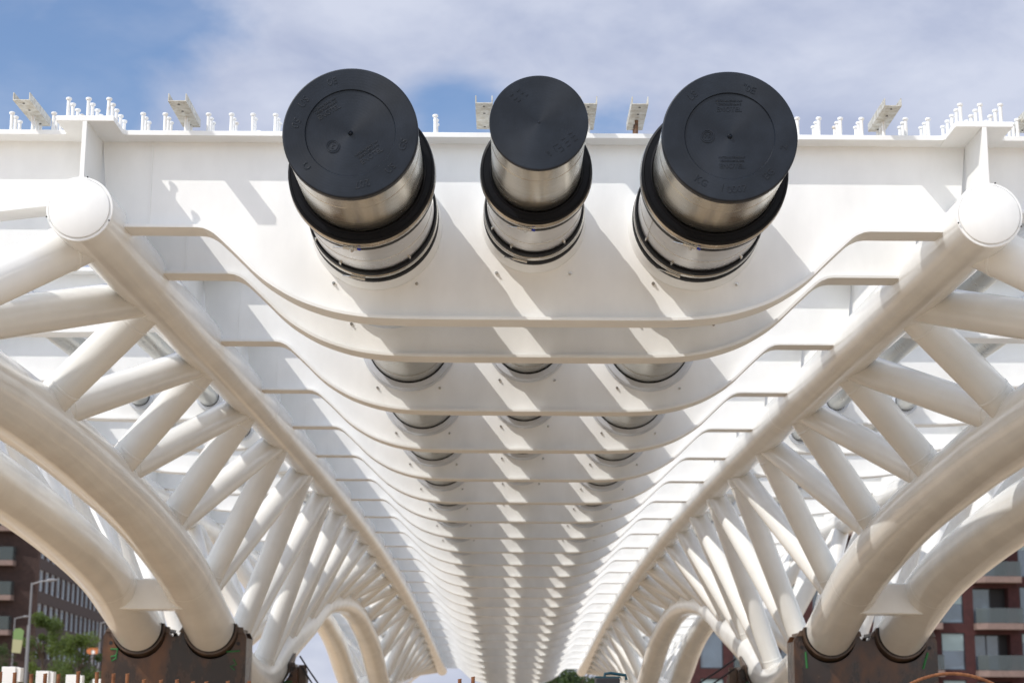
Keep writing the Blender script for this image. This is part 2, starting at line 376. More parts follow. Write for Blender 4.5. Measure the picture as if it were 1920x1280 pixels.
for s in (-1, 1):
    for X, A in ((CHX, AX), (OX, AX2)):
        chord(s, X)
        b = bmb(); yy = frange(8.6, END, 150)
        b.tube([(s * A + X0, y, azx(A, y)) for y in yy], [ar_(y) for y in yy], 40)
        ar = b.build('arch_tube', WHITE, BR)
        for yw in (17.8, 33.7, 41.7):
            b = bmb(); p = [Vector((s * A + X0, yw + e, azx(A, yw + e))) for e in (-.006, .006)]
            b.tube(p, ar_(yw) + .003, 40, caps=False); b.build('weld_seam', WHITE2, ar)
    for yw in (16.4,):
        b = bmb(); b.tube([(s * CHX + X0, yw + e, CHZ + h(yw + e)) for e in (-.005, .005)], CHR + .003, 40, caps=False); b.build('weld_seam', WHITE2, BR)
# diagonals
NY = [11.5 + 2.25 * k for k in range(24)]; MY = [11.82 + 2.25 * k for k in range(24)]
def diag_path(s, X, A, yc, ya):
    c = Vector((s * X + X0, yc, CHZ + h(yc))); a = Vector((s * A + X0, ya, azx(A, ya)))
    d = (a - c).normalized(); L_ = (a - c).length; t = [.05, .245, .25, .262, .267, L_ - .345, L_ - .34, L_ - .328, L_ - .323, L_ - .05]
    if L_ < .75: t = [.05, L_ - .05]
    return [c + d * q for q in t]
def beads(path, r): return [r + (.005 if i in (2, 3, 6, 7) else 0) for i in range(len(path))] if len(path) > 2 else [r, r]
for s in (-1, 1):
    pairs = [(9.8, 9.0)] + [(NY[0], 9.1)]
    for k in range(23):
        if MY[k] < END - .2: pairs.append((NY[k], MY[k]))
        if k + 1 < 24 and NY[k + 1] < END - .6: pairs.append((NY[k + 1], MY[k]))
    big = bmb()
    for j, (yc, ya) in enumerate(pairs):
        if j < 48:
            b = bmb(); pth = diag_path(s, CHX, AX, yc, ya); b.tube(pth, beads(pth, .128 if j else .14), 28, caps=False); b.build('diagonal_tube', WHITE, BR)
        big.tube(diag_path(s, OX, AX2, yc, ya)[::9] if len(diag_path(s, OX, AX2, yc, ya)) > 2 else diag_path(s, OX, AX2, yc, ya), .12, 20, caps=False)
    o = big.build('outer_diagonal_tube', WHITE, BR); o['kind'] = 'stuff'
    # cross box tying the twin arches together ahead of each pier
    for y in (18.2,):
        z = az_(y) - .06; b = bmb(); b.box((s * AX + X0, y - .2, z - .16), (s * AX2 + X0, y + .2, z + .16)) if s > 0 else b.box((s * AX2 + X0, y - .2, z - .16), (s * AX + X0, y + .2, z + .16))
        b.build('arch_cross_tie', WHITE, BR, .012)
# studs
def stud_mesh(hh=.128):
    b = MB(); b.lathe((0, 0, 0), [(0, .0145), (.004, .0145), (.005, .0105), (hh - .014, .0105), (hh - .013, .0165), (hh - .004, .0175), (hh, .014), (hh + .001, .001)], 14, axis='Z')
    return b.mesh('stud', STUDM)
SM_ = stud_mesh(); SM2 = stud_mesh(.075)
def stud(x, y, me=None, tilt=0):
    o = link('stud', me or SM_, g0, 0, (x + X0 - BO[0], y - 9.3, TOP + h(y) - CHZ - .001)); o.rotation_euler = (random.uniform(-.02, .02), tilt + random.uniform(-.02, .02), 0)
    return o
xs = [-3.085, -2.96, -2.84, -2.311, -2.179, -2.056, -1.924, -1.789, -1.66, -1.528, -.583, .32, .604, 1.43, 1.559, 1.682, 1.81, 1.937, 2.066, 2.199, 2.331, 2.86, 2.98]
for x in xs:
    for y in (9.62, 9.70, 9.78): stud(x, y, SM2 if (abs(x + 1.66) < .01 and y == 9.78) else None, .2 if (abs(x + 1.66) < .01 and y == 9.78) else 0)
for s in (-1, 1):
    for x in (-.115, 0, .115):
        for k in range(5): stud(s * CHX + x, 9.36 + .1 * k)
SR = SM_.copy(); SR.materials.clear(); SR.materials.append(mat('rusty_stud_paint', (.22, .11, .05), .7, nscale=40, col2=(.05, .03, .025)))
for o_ in [q for q in g0.children if q.name.startswith('stud')]:
    if abs(o_.location[0] - .604) < .01: o_.data = SR; o_['label'] = 'rusty unpainted stud under the channel'
far = bmb()
for gi, y in enumerate(GY[1:]):
    zz = TOP + h(y)
    for k in range(-38, 39):
        x = k * .124
        if abs(x) > CHX - .2: continue
        for e in (-.07, .07):
            far.tube([(x + X0, y + e, zz - .01), (x + X0, y + e, zz + .12)], .010, 5); far.tube([(x + X0, y + e, zz + .115), (x + X0, y + e, zz + .128)], .017, 6)
o = far.build('stud', STUDM, BR); o['kind'] = 'stuff'

# ------------------------------------------------------------------ U channels on the studs
def channel(x0, x1, y0, y1, label, zu=3.322):
    org = ((x0 + x1) / 2 + X0, y0, zu); b = MB(org); wd = x1 - x0; t = .006
    P = [(x0, zu), (x1, zu), (x1, zu + .048), (x1 - t, zu + .048), (x1 - t, zu + t), (x0 + t, zu + t), (x0 + t, zu + .048), (x0, zu + .048)]
    b.prism([(x + X0, z) for x, z in P], y0, y1)
    o = b.build('steel_channel', GALV, None, .001); tag(o, label, 'steel channel', 'steel channels resting on the studs of the first girder')
    for yy in (y0 + .05, y0 + .17, y1 - .05):
        hb = MB(org); hb.lathe(((x0 + x1) / 2 + X0, yy, zu + .001), [(0, .007), (-.003, .007), (-.003, .0005)], 14, axis='Z'); hb.build('bolt_hole', BLACKP, o)
    return o
k9 = 9.46 / 9.22
CH = [(-2.93, -2.834, 'leftmost U shaped steel channel, left of the left beam flange'),
      (-2.06, -1.957, 'U shaped steel channel between left beam flange and left black pipe cap'),
      (-.337, -.24, 'U shaped steel channel whose left edge shows left of the middle pipe cap'),
      (.25, .3475, 'U shaped steel channel whose right edge shows right of the middle pipe cap'),
      (.541, .635, 'U shaped steel channel on a rusty stud between middle and right pipe caps'),
      (1.958, 2.055, 'U shaped steel channel standing out right of the right black pipe cap'),
      (2.80, 2.90, 'rightmost U shaped steel channel, right of the right beam flange')]
for a, b_, lb in CH: channel(a * k9 + (k9 - 1) * .13, b_ * k9 + (k9 - 1) * .13, 9.34, 9.80, lb)

# ------------------------------------------------------------------ district heating pipes
def text_mesh(txt, size, loc, ang, depth=.0012):
    cu = bpy.data.curves.new('t', 'FONT'); cu.body = txt; cu.size = size; cu.extrude = depth; cu.bevel_depth = .0005; cu.bevel_resolution = 1; cu.align_x = 'CENTER'; cu.align_y = 'CENTER'; cu.resolution_u = 3
    o = bpy.data.objects.new('t', cu); S.collection.objects.link(o)
    dg = bpy.context.evaluated_depsgraph_get(); dg.update(); me = bpy.data.meshes.new_from_object(o.evaluated_get(dg))
    bpy.data.objects.remove(o)
    M_ = Matrix.Translation(loc) @ Matrix.Rotation(math.radians(ang), 4, Vector((0, -1, 0))) @ Matrix.Rotation(math.pi / 2, 4, 'X')
    vs = [M_ @ v.co for v in me.vertices]; fs = [tuple(p.vertices) for p in me.polygons]; bpy.data.meshes.remove(me)
    return vs, fs
def bar(b, c, yy, ang, rad, wlen, wid, dz=0, dep=.0025):
    """short raised stroke on the cap face"""
    a = math.radians(ang); u = Vector((math.cos(a), 0, math.sin(a))); v = Vector((-math.sin(a), 0, math.cos(a)))
    p = Vector((c[0], yy, c[1])) + u * rad + v * dz
    q = [p - u * wlen / 2 - v * wid / 2, p + u * wlen / 2 - v * wid / 2, p + u * wlen / 2 + v * wid / 2, p - u * wlen / 2 + v * wid / 2]
    dn = Vector((0, -dep, 0)); b.add(q + [x + dn for x in q], [(0, 1, 2, 3), (4, 5, 6, 7), (0, 1, 5, 4), (1, 2, 6, 5), (2, 3, 7, 6), (3, 0, 4, 7)])
def hq(Y):
    t = min(1, max(0, (Y - 10.9) / 4.2)); return h(Y) - .065 * t + .04 * min(1, max(0, (Y - 20) / 12))
def pipe(x, z, rc, ri, rs, rr, rb, yc, yr, label, caps, collar_r, recess=True):
    x += X0; c = (x, z); org = (x, yc, z); T = thing('heating_pipe', label, 'pipe', org, 'large heating pipes through the middle of the bridge')
    b = MB(org)
    if recess: pf = [(.05, rc - .012), (.048, rc - .001), (.010, rc), (.003, rc - .002), (0, rc - .006), (0, rc - .009), (0, rc * .665 + .004), (0, rc * .665 + .001), (.007, rc * .665 - .003), (.007, rc * .665 - .006), (.007, .016), (.007, .013), (-.002, .011), (-.008, .006), (-.004, .003), (-.004, .0004)]
    else: pf = [(.03, rc - .008), (.026, rc - .001), (.006, rc), (.001, rc - .002), (0, rc - .005), (0, rc - .008), (0, .009), (0, .006), (-.003, .004), (-.003, .0004)]
    b.lathe((x, yc, z), pf, 96)
    cap = b.build('end_cap', CAPM, T)
    for txt, size, rad, ang, rot in caps['text']:
        tb = MB(org)
        a = math.radians(ang)
        yy = yc - .0005 if rad > rc * .67 or not recess else yc + .0065
        vs, fs = text_mesh(txt, size, (x + rad * math.cos(a), yy, z + rad * math.sin(a)), rot); tb.add(vs, fs); tb.build('embossed_lettering', CAPM, cap)
    tb = MB(org)
    for ln in caps['bars']: bar(tb, c, yc + (.0065 if recess else 0), *ln)
    for (cx, cz, r1, r2) in caps['rings']:
        tb.lathe((x + cx, yc + .0065, z + cz), [(0, r1), (-.003, r1), (-.003, r2), (0, r2)], 32)
    tb.build('embossed_mark', CAPM, cap)
    # casing
    b = MB(org); b.tube([(x, yc + .03, z), (x, yr + .2, z)], ri, 72, caps=False); b.build('casing', STEEL, T)
    rk = collar_r - .052; b = MB(org); b.tube([(x, y, z + hq(y)) for y in frange(9.62, END, 60)], rk, 56); b.build('carrier_pipe', STEEL2, T)
    b = MB(org); yy = yc + .33
    for q in (0,): b.lathe((x, yc + .20, z), [(0, ri), (.002, ri + .0012), (.006, ri + .0012), (.008, ri)], 64)
    b.build('casing_seam', STEEL, T)
    # seal ring (annular rubber face) then clamp, sleeve, base ring
    b = MB(org); b.lathe((x, yr, z), [(.05, ri - .002), (-.004, ri + .001), (-.010, ri + .006), (-.006, ri + .012), (0, ri + .016), (0, rr - .016), (-.004, rr - .012), (0, rr - .004), (.010, rr), (.026, rr), (.030, rr - .014), (.112, rr - .016), (.116, rr - .002), (.165, rr - .004), (.172, rs + .001), (.172, rs - .003)], 72)
    seal = b.build('seal_ring', RUBBER, T)
    b = MB(org); b.lathe((x, yr, z), [(.034, rr - .014), (.036, rr - .004), (.046, rr + .002), (.072, rr + .005), (.096, rr + .002), (.106, rr - .004), (.108, rr - .014)], 72); cl = b.build('clamp_band', BAND, T)
    cb = MB(org); a = math.radians(caps['clamp']); u = Vector((math.cos(a), 0, math.sin(a))); v = Vector((-math.sin(a), 0, math.cos(a))); p = Vector((x, yr + .075, z)) + u * (rr + .014)
    cb.tube([p - v * .045, p + v * .03], .008, 10); cb.tube([p + v * .0 + Vector((0, -.02, 0)), p + Vector((0, .03, 0))], .013, 10); cb.tube([p - v * .10 - u * .002 + Vector((0, .02, 0)), p - v * .03], .004, 6)
    cb.build('clamp_screw', BAND, cl)
    cb = MB(org); cb.tube([p + v * .035 + Vector((0, -.01, 0)), p + v * .047], .007, 8); cb.build('clamp_tag', BLUEP, cl)
    b = MB(org); b.tube([(x, yr + .13, z), (x, 9.62, z)], rs, 72, caps=False)
    sv = b.build('sleeve', SLEEVE, T)
    b = MB(org); ym = yr + .52; b.lathe((x, ym, z), [(-.003, rs), (-.002, rs + .0016), (.004, rs + .0016), (.005, rs)], 72)
    if caps.get('seam'):
        a = math.radians(caps['seam']); p = Vector((x + (rs + .001) * math.cos(a), 0, z + (rs + .001) * math.sin(a)))
        b.tube([p + Vector((0, yr + .11, 0)), p + Vector((0, 9.5, 0))], .003, 6)
    b.build('sleeve_seam', BAND, sv)
    for aa, yy in ((-118, 9.31), (-52, 9.30), (-118, yr + .19), (-60, yr + .20), (-150, 9.31)):
        a = math.radians(aa); u = Vector((math.cos(a), 0, math.sin(a))); p = Vector((x, yy, z)) + u * rs
        b = MB(org); b.tube([p, p + u * .011, p + u * .0112], [.008, .008, .005], 6); b.tube([p + u * .006, p + Vector((0, .03, 0)) + u * .008], .006, 6); b.build('screw_head', BAND, sv)
    b = MB(org); b.lathe((x, 9.35, z), [(0, rs - .002), (0, rs + .010), (.012, rs + .015), (.06, rs + .015), (.066, rs + .004), (.135, rs + .004), (.14, rb), (.15, rb + .004), (.20, rb + .004), (.212, rb - .012), (.212, rs - .02)], 72); b.build('base_gasket', RUBBER, T)
    b = MB(org); b.lathe((x, 9.415, z), [(.004, rs + .003), (.006, rb - .004), (.018, rb + .003), (.042, rb + .003), (.062, rb - .002), (.066, rs + .003)], 72); cl2 = b.build('clamp_band', BAND, T)
    b = MB(org); b.lathe((x, 9.689, z), [(0, rb + .018), (-.07, rb + .014), (-.118, rb - .006), (-.120, rs - .01)], 72); b.build('base_collar', WHITE2, T)
    cb = MB(org); a = math.radians(caps['clamp'] - 4); u = Vector((math.cos(a), 0, math.sin(a))); v = Vector((-math.sin(a), 0, math.cos(a))); p = Vector((x, 9.45, z)) + u * (rb + .012)
    cb.tube([p - v * .05, p + v * .035], .008, 10); cb.tube([p - v * .10 - u * .002 + Vector((0, .02, 0)), p - v * .03], .004, 6); cb.build('clamp_screw', BAND, cl2)
    # bolts through the first web and the painted collars on the webs behind
    for gi, y in enumerate(GY):
        b = MB(org); hz = hq(y)
        if gi:
            b.lathe((x, y - .01, z + hz), [(0, collar_r + .012), (-.012, collar_r + .012), (-.018, collar_r), (-.06, collar_r - .004), (-.064, rk + .008), (-.05, rk + .004), (-.01, rk + .002)], 64)
            b.build('web_collar', COLLAR, T)
            b = MB(org); b.lathe((x, y - .01, z + hz), [(-.062, rk + .010), (-.070, rk + .007), (-.071, rk - .001)], 56); b.build('collar_gasket', RUBBER, T)
            b = MB(org); b.lathe((x, y - .32, z + hz), [(-.002, rk), (0, rk + .0018), (.006, rk + .0018), (.008, rk)], 56); b.build('pipe_seam', BAND, T)
        if gi < 9:
            for a in (-125, -55):
                b = MB(org); a = math.radians(a); rad = collar_r + .06; b.lathe((x + rad * math.cos(a), y - .0095, z + hz + rad * math.sin(a)), [(0, .010), (-.009, .010), (-.009, .006), (-.02, .006), (-.02, .0004)], 8)
                b.build('collar_bolt', BAND, T)
    return T
def block(cx, cz, ang, word):
    """maker's block on the cap: ruled small lines and one large word"""
    a = math.radians(ang); rad = math.hypot(cx, cz); th = math.degrees(math.atan2(cz, cx)); out = []
    for txt, size, d in (('MATERIAL PE-HD KAP', .0135, .031), ('VERSCHLUSS KAPPE', .0135, .013), (word, .034, -.014)):
        px = cx - math.sin(a) * d; pz = cz + math.cos(a) * d
        out.append((txt, size, math.hypot(px, pz), math.degrees(math.atan2(pz, px)), ang))
    return out
c1 = dict(text=block(-.115, .118, 33, 'ENOTEL') + block(.098, -.105, 36, 'ENOTEL') + [('0E', .05, .278, 110, 20), ('US', .05, .278, 146, 56), ('50', .05, .272, 170, 250), ('C', .05, .272, -140, 40), ('207', .05, .268, -76, 194), ('US', .045, .272, -42, 48), ('GS', .05, .268, -13, 77), ('2', .034, .108, -141, 150)],
          bars=[], rings=[(-.084, -.068, .034, .029), (-.084, -.068, .026, .022)], clamp=-97)
c3 = dict(text=block(-.002, .152, 0, 'ENOTEL') + block(.008, -.140, 0, 'ENOTEL') + [('"0E', .05, .262, 68, -22), ('LS', .05, .275, 131, 41), ('KG', .05, .275, -122, -32), ('/', .05, .27, -99, 0), ('0007', .05, .275, -84, 6), ('EG', .05, .27, -46, 44), ('2', .05, .27, -12, 80), ('PE', .030, .11, 180, 0)],
          bars=[], rings=[(-.11, 0, .034, .029), (-.11, 0, .026, .022)], clamp=-108, seam=-150)
c2 = dict(text=[], bars=[], rings=[], clamp=-100)
def dashes(cx, cz, ang, n, lens):
    out = []
    for i in range(n): out.append((cx, cz, ang, i, lens[i]))
    return out
def dash(px, pz, ang, ln):  # -> (ang, rad, len, wid, dz) for a stroke centred at px,pz
    a = math.radians(ang); u = (math.cos(a), math.sin(a)); v = (-u[1], u[0])
    return (ang, px * u[0] + pz * u[1], ln, .0026, px * v[0] + pz * v[1])
S2 = .241 / 93
for (qx, qy, ln, an) in [(965, 168, 8, 40), (973, 173, 6, 40), (981, 177, 6, 40), (953, 177, 7, 40), (960, 184, 8, 40), (967, 188, 7, 40),
                         (1063, 251, 8, 35), (1068, 257, 8, 35), (1073, 264, 8, 35), (1050, 262, 8, 35), (1056, 268, 8, 35), (1060, 275, 8, 35), (1036, 274, 8, 35), (1043, 279, 8, 35), (1048, 285, 8, 35), (1034, 281, 13, -57), (1048, 279, 13, -57),
                         (1020, 287, 4, 35), (1022, 290, 4, 35), (1026, 294, 4, 35)]:
    c2['bars'].append(dash((qx - 1004) * S2, -(qy - 230) * S2, an, ln * S2))
PIPES = [pipe(-.922, 2.684, .334, .328, .352, .387, .368, 7.98, 8.62, 'left large pipe with black end cap and steel casing', c1, .363),
         pipe(.0, 2.712, .241, .235, .268, .296, .288, 7.89, 8.65, 'middle smaller pipe with plain black end cap', c2, .315, recess=False),
         pipe(.944, 2.697, .336, .330, .354, .389, .370, 8.03, 8.64, 'right large pipe with black end cap and lengthwise sleeve seam', c3, .366)]
# thin pipes through the side bays
for s, q, lb in ((-1, 3.27, 'inner thin steel pipe running through the left side bay'), (-1, 3.99, 'outer thin steel pipe running through the left side bay'),
                 (1, 3.27, 'inner thin steel pipe running through the right side bay'), (1, 3.99, 'outer thin steel pipe running through the right side bay')):
    x = s * q + X0; z = 2.96; org = (x, 10.6, z); T = thing('conduit_pipe', lb, 'pipe', org, 'thin pipes through the side bays')
    y0 = 13.6 if s < 0 else 11.2
    b = MB(org); b.tube([(x, y, z + h(y)) for y in frange(y0, END, 50)], .10, 32); b.build('casing', STEEL2, T)
    for gi, y in enumerate(GY[1:]):
        if y < y0 - 1: continue
        b = MB(org); b.lathe((x, y, z + h(y)), [(-.01, .138), (-.03, .138), (-.06, .128), (-.062, .100)], 32); b.build('web_collar', COLLAR, T)
        b = MB(org); b.lathe((x, y, z + h(y)), [(-.061, .106), (-.068, .104), (-.069, .094)], 32); b.build('collar_gasket', RUBBER, T)

# ------------------------------------------------------------------ rusty saddles under the arches
def saddle(s, y, label, yfront=-1):
    org = (s * 3.88 + X0, y, -H); T = thing('support_saddle', label, 'support', org, 'rusty steel saddles carrying the arches')
    cz = az_(y) - .02; R = AR + .035; xi, xo = s * AX, s * AX2
    a, c = sorted((xi, xo)); l, r = a - .40, c + .40; zt = cz + .0
    mx_ = (a + c) / 2
    XS = sorted({l, r, l + .03, r - .03, mx_ - .07, mx_ - .035, mx_ + .035, mx_ + .07} | {cx + R * math.cos(math.pi * k / 28) for cx in (a, c) for k in range(29)})
    def top(x):
        for cx in (a, c):
            if abs(x - cx) < R - 1e-6: return min(zt, cz - math.sqrt(R * R - (x - cx) ** 2))
        if x < l + .001 or x > r - .001: return zt - .06
        if abs(x - mx_) < .04: return zt - .055
        return zt
    for dy in (-.02, .42):
        b = MB(org); ya, yb = y + dy, y + dy + .035; n = len(XS); vs = []
        for x in XS: vs += [(x + X0, ya, -H + .003), (x + X0, ya, top(x)), (x + X0, yb, top(x)), (x + X0, yb, -H + .003)]
        fs = []
        for k in range(n - 1):
            p = k * 4; q = p + 4; fs += [(p + e, p + (e + 1) % 4, q + (e + 1) % 4, q + e) for e in range(4)]
        fs += [(3, 2, 1, 0), tuple(4 * (n - 1) + e for e in range(4))]
        b.add(vs, fs); b.build('cradle_plate', RUST, T)
    for cx in (a, c):
        for (r0, r1, ya, yb, nm, mt) in ((AR + .012, AR + .034, -.10, .52, 'cradle_shell', RUSTL), (AR + .0005, AR + .0115, -.12, .54, 'rubber_liner', RUBBER)):
            b = MB(org); n = 30; vs = []
            for k in range(n + 1):
                t = math.radians(8 - 196 * k / n)
                for rr in (r0, r1):
                    for yy in (ya, yb): 
                        zoff = az_(y + yy) - az_(y)
                        vs.append((cx + X0 + rr * math.cos(t), y + yy, cz + .02 + zoff + rr * math.sin(t) - (0.0)))
            fs = []
            for k in range(n):
                p = k * 4; q = p + 4; fs += [(p, q, q + 1, p + 1), (p + 2, p + 3, q + 3, q + 2), (p, p + 2, q + 2, q), (p + 1, q + 1, q + 3, p + 3)]
            fs += [(0, 1, 3, 2), (4 * n, 4 * n + 2, 4 * n + 3, 4 * n + 1)]
            b.add(vs, fs); b.build(nm, mt, T)
    for cx in (l + .1, (a + c) / 2 - .12, (a + c) / 2 + .12, r - .1):
        b = MB(org); x = cx + X0; b.prism([(x - .075, zt - .01), (x + .075, zt - .01), (x + .06, zt + .05), (x - .03, zt + .055)], y - .06, y - .021); b.prism([(x - .05, zt - .01), (x + .05, zt - .01), (x + .05, zt + .03), (x - .05, zt + .03)], y + .016, y + .41)
        b.build('lug', RUSTL, T, .004)
    for cx in (l, r - .03): b = MB(org); b.box((cx + X0, y + .016, -H), (cx + .03 + X0, y + .42, zt - .07)); b.build('side_plate', RUST, T)
    e = r if s < 0 else l; q = 1 if s < 0 else -1
    for k in range(3 if y > 20 else 0):
        b = MB(org); b.box((min(e, e + q * .11) + X0, y + .05 + k * .12, zt - .5 + .06 * k), (max(e, e + q * .11) + X0, y + .10 + k * .12, zt + .02 - .07 * k)); b.build('stiffener', RUSTL, T, .006)
    for cx in (l + .09, r - .09): b = MB(org); b.lathe((cx + X0, y - .0205, zt - .13), [(0, .022), (-.003, .022), (-.003, .0004)], 16); b.build('lifting_hole', DARKIN, T)
    # green chalk marks
    GM = bpy.data.materials.get('green_chalk') or mat('green_chalk', (.03, .17, .05), .9)
    b = MB(org); x = r - .2 + X0; yf = y - .023
    if s < 0:
        b.tube([(x - .02, yf, zt - .22), (x + .13, yf, zt - .21)], .009, 5); b.build('chalk_mark', GM, T); b = MB(org); b.tube([(x + .06, yf, zt - .3), (x + .10, yf, zt - .36), (x + .03, yf, zt - .38), (x + .08, yf, zt - .42)], .008, 5); b.build('chalk_mark', GM, T); b = MB(org)
        x = l + .13 + X0; b.tube([(x - .04, yf, zt - .20), (x + .04, yf, zt - .20), (x + .03, yf, zt - .27), (x - .03, yf, zt - .28), (x - .02, yf, zt - .33), (x + .03, yf, zt - .30), (x + .02, yf, zt - .26)], .011, 5)
    else:
        b.tube([(x + .09, yf, zt - .18), (x + .03, yf, zt - .36)], .013, 5); b.build('chalk_mark', GM, T); b = MB(org)
        x = l + .14 + X0; b.tube([(x - .01, yf, zt - .18), (x + .0, yf, zt - .36)], .013, 5)
    b.build('chalk_mark', GM, T)
    return T
saddle(-1, 19.5, 'rusty brown saddle plate under the near left arch tubes')
saddle(1, 19.5, 'rusty brown saddle plate under the near right arch tubes')
saddle(-1, 24.35, 'farther left rusty saddle beyond the pier bend')
saddle(1, 24.35, 'farther right rusty saddle beyond the pier bend')
# concrete piers below the bends (below the frame but they carry the bridge)
for s, sd in ((-1, 'left'), (1, 'right')):
    for y, nr in ((22.5, 'near'), (47.3, 'far')):
        b = MB((s * 3.88 + X0, y, -H)); b.box((s * 3.88 - .8 + X0, y - .6, -H), (s * 3.88 + .8 + X0, y + .6, az_(y) - ar_(y) - .03))
        tag(b.build('concrete_pier', CONC, None, .03), nr + ' ' + sd + ' concrete pier under the lowest bend of the arches', 'pier', 'concrete piers under the arches')
# bracing cables beside the far saddles
for s, sd in ((-1, 'left'), (1, 'right')):
    for k in range(2):
        x0 = s * 3.04; y = 24.2 + k * .2
        org = (x0 + X0, y, .3); b = MB(org)
        x1 = x0 - s * (.35 if s < 0 else .75)
        b.tube([(x0 + X0, y, .50 - k * .14), ((x0 * .6 + x1 * .4) + X0, y - .03, .30 - k * .14), (x1 + X0, y - .05, .02 - k * .16)], .012, 8)
        tag(b.build('bracing_cable', DARKIN), ('upper' if k == 0 else 'lower') + ' dark bracing cable slanting from the far ' + sd + ' saddle', 'cable', 'dark cables beside the far saddles')

# ------------------------------------------------------------------ abutment, rebars, hoop
b = MB((0, 8.3, -H)); b.box((-7, 7.4, -H), (7, 9.0, -.16)); tag(b.build('concrete_abutment', CONC, None, .02), 'low concrete abutment slab below the bridge end', 'abutment')
def up(px, py, Y):
    d = F_ + R_ * ((px - 960) / 3200) - U_ * ((py - 640) / 3200); return d * (Y / d.y)
RB = [(1, 1259), (28, 1260), (59, 1263), (85, 1262), (110, 1263), (147, 1258), (182, 1259), (213, 1262), (239, 1262), (270, 1273), (302, 1274), (332, 1273), (362, 1277), (387, 1277), (427, 1276), (467, 1276), (862, 1272), (887, 1268)]
ords = ['first', 'second', 'third', 'fourth', 'fifth', 'sixth', 'seventh', 'eighth', 'ninth', 'tenth', 'eleventh', 'twelfth', 'thirteenth', 'fourteenth', 'fifteenth', 'sixteenth']
def rebar_tube(b, path, r):
    b.tube(path, r, 10)
    P = [Vector(p) for p in path]; acc = 0
    for i in range(len(P) - 1):
        d = P[i + 1] - P[i]; n = max(1, int(d.length / .011)); t = d.normalized()
        for k in range(n):
            q = P[i] + d * ((k + .5) / n); s_ = t.orthogonal().normalized(); 
            b.tube([q - t * .002, q + t * .002], r + .0015, 8)
for i, (px, py) in enumerate(RB):
    Y = 7.85 + .08 * math.sin(i * 2.1); p = up(px, py, Y); org = (p.x, Y, -.16); b = MB(org)
    b.tube([(p.x, Y, -.158), (p.x, Y, p.z)], .0078, 10)
    zz = p.z - .003
    while zz > -.15:
        b.tube([(p.x - .0085, Y, zz - .002), (p.x + .0085, Y, zz + .002)], .0035, 6); zz -= .0095
    lb = ('%s rusty rebar stub from the left edge of the photo' % ords[i]) if i < 16 else ('left' if i == 16 else 'right') + ' of the two short rusty rebar stubs below the far end of the bridge'
    tag(b.build('rebar', REBAR), lb, 'rebar', 'rusty rebar stubs along the bottom edge')
Rh = .44; pc = up(1785, 1262, 8.2); pc.z -= Rh; b = MB((pc.x, 8.2, pc.z))
n = 140
b.tube([(pc.x + Rh * math.cos(a), 8.2 + .02 * math.sin(a * 2), pc.z + Rh * math.sin(a)) for a in frange(math.radians(10), math.radians(170), n)], [.0068 + (.0018 if k % 2 else 0) for k in range(n + 1)], 10)
tag(b.build('rebar_hoop', REBAR), 'rusty ribbed rebar bent into a hoop at bottom right', 'rebar')
# dark box with teal handle
p = up(1140, 1271, 10.5); org = (p.x, 10.5, -H); T = thing('black_box', 'small black box with teal handle below the far right truss', 'box', org)
b = MB(org); b.box((p.x - .072, 10.5, -H), (p.x + .072, 10.7, p.z + .003)); b.build('body', BLACKP, T, .008)
b = MB(org); b.tube([(p.x - .02, 10.55, p.z - .0), (p.x - .015, 10.55, p.z + .028), (p.x + .02, 10.55, p.z + .032), (p.x + .11, 10.55, p.z + .020), (p.x + .115, 10.55, p.z - .008)], .009, 8); b.build('handle', TEAL, T)
b = MB(org); b.box((p.x - .076, 10.51, p.z + .0035), (p.x + .076, 10.69, p.z + .012)); b.build('lid', TEAL, T)
# white posts behind the rebars
for i, (px, py, Y, wd, od) in enumerate([(19, 1249, 20, .19, 'leftmost'), (82, 1257, 21.5, .19, 'second from left'), (137, 1264, 23, .19, 'third from left'), (185, 1272, 24.5, .17, 'rightmost')]):
    p = up(px, py, Y); org = (p.x, Y, -H); T = thing('white_post', od + ' white block topped post behind the rebar stubs', 'post', org, 'white posts behind the rebar stubs')
    b = MB(org); b.box((p.x - wd / 2, Y, -H), (p.x + wd / 2 - .03, Y + .16, p.z)); b.build('post', WHITE2, T, .006)
    b = MB(org); b.box((p.x + wd / 2 - .028, Y + .02, p.z - .17), (p.x + wd / 2 + .025, Y + .14, p.z - .01)); b.build('side_block', WHITE2, T, .004)

# ------------------------------------------------------------------ street lamps
def lamp(px, ptop, Y, arm, label, r=.055):
    p = up(px, ptop, Y); org = (p.x, Y, -H); T = thing('street_lamp', label, 'street lamp', org, 'street lamps in front of the left building')
    b = MB(org); b.tube([(p.x, Y, -H), (p.x, Y, 0), (p.x, Y, p.z)], [r * 1.4, r * 1.1, r * .7], 12); b.build('pole', POLEM, T)
    b = MB(org); b.tube([(p.x, Y, p.z - .05), (p.x + arm * .5, Y, p.z + .04), (p.x + arm, Y, p.z + .08)], r * .5, 8); b.build('arm', POLEM, T)
    b = MB(org); b.tube([(p.x + arm - .03, Y, p.z + .08), (p.x + arm + .08, Y, p.z + .095), (p.x + arm + .34, Y, p.z + .11)], [.04, .06, .025], 10); b.build('lamp_head', POLEM, T)
    return T, p
lamp(60, 1092, 60, .55, 'nearer grey street lamp left of the young trees', .05)
lamp(189, 1166, 85, .6, 'thinner grey street lamp right of the young trees', .05)
lamp(28, 1158, 100, .5, 'faint short street lamp above the green banner', .05)
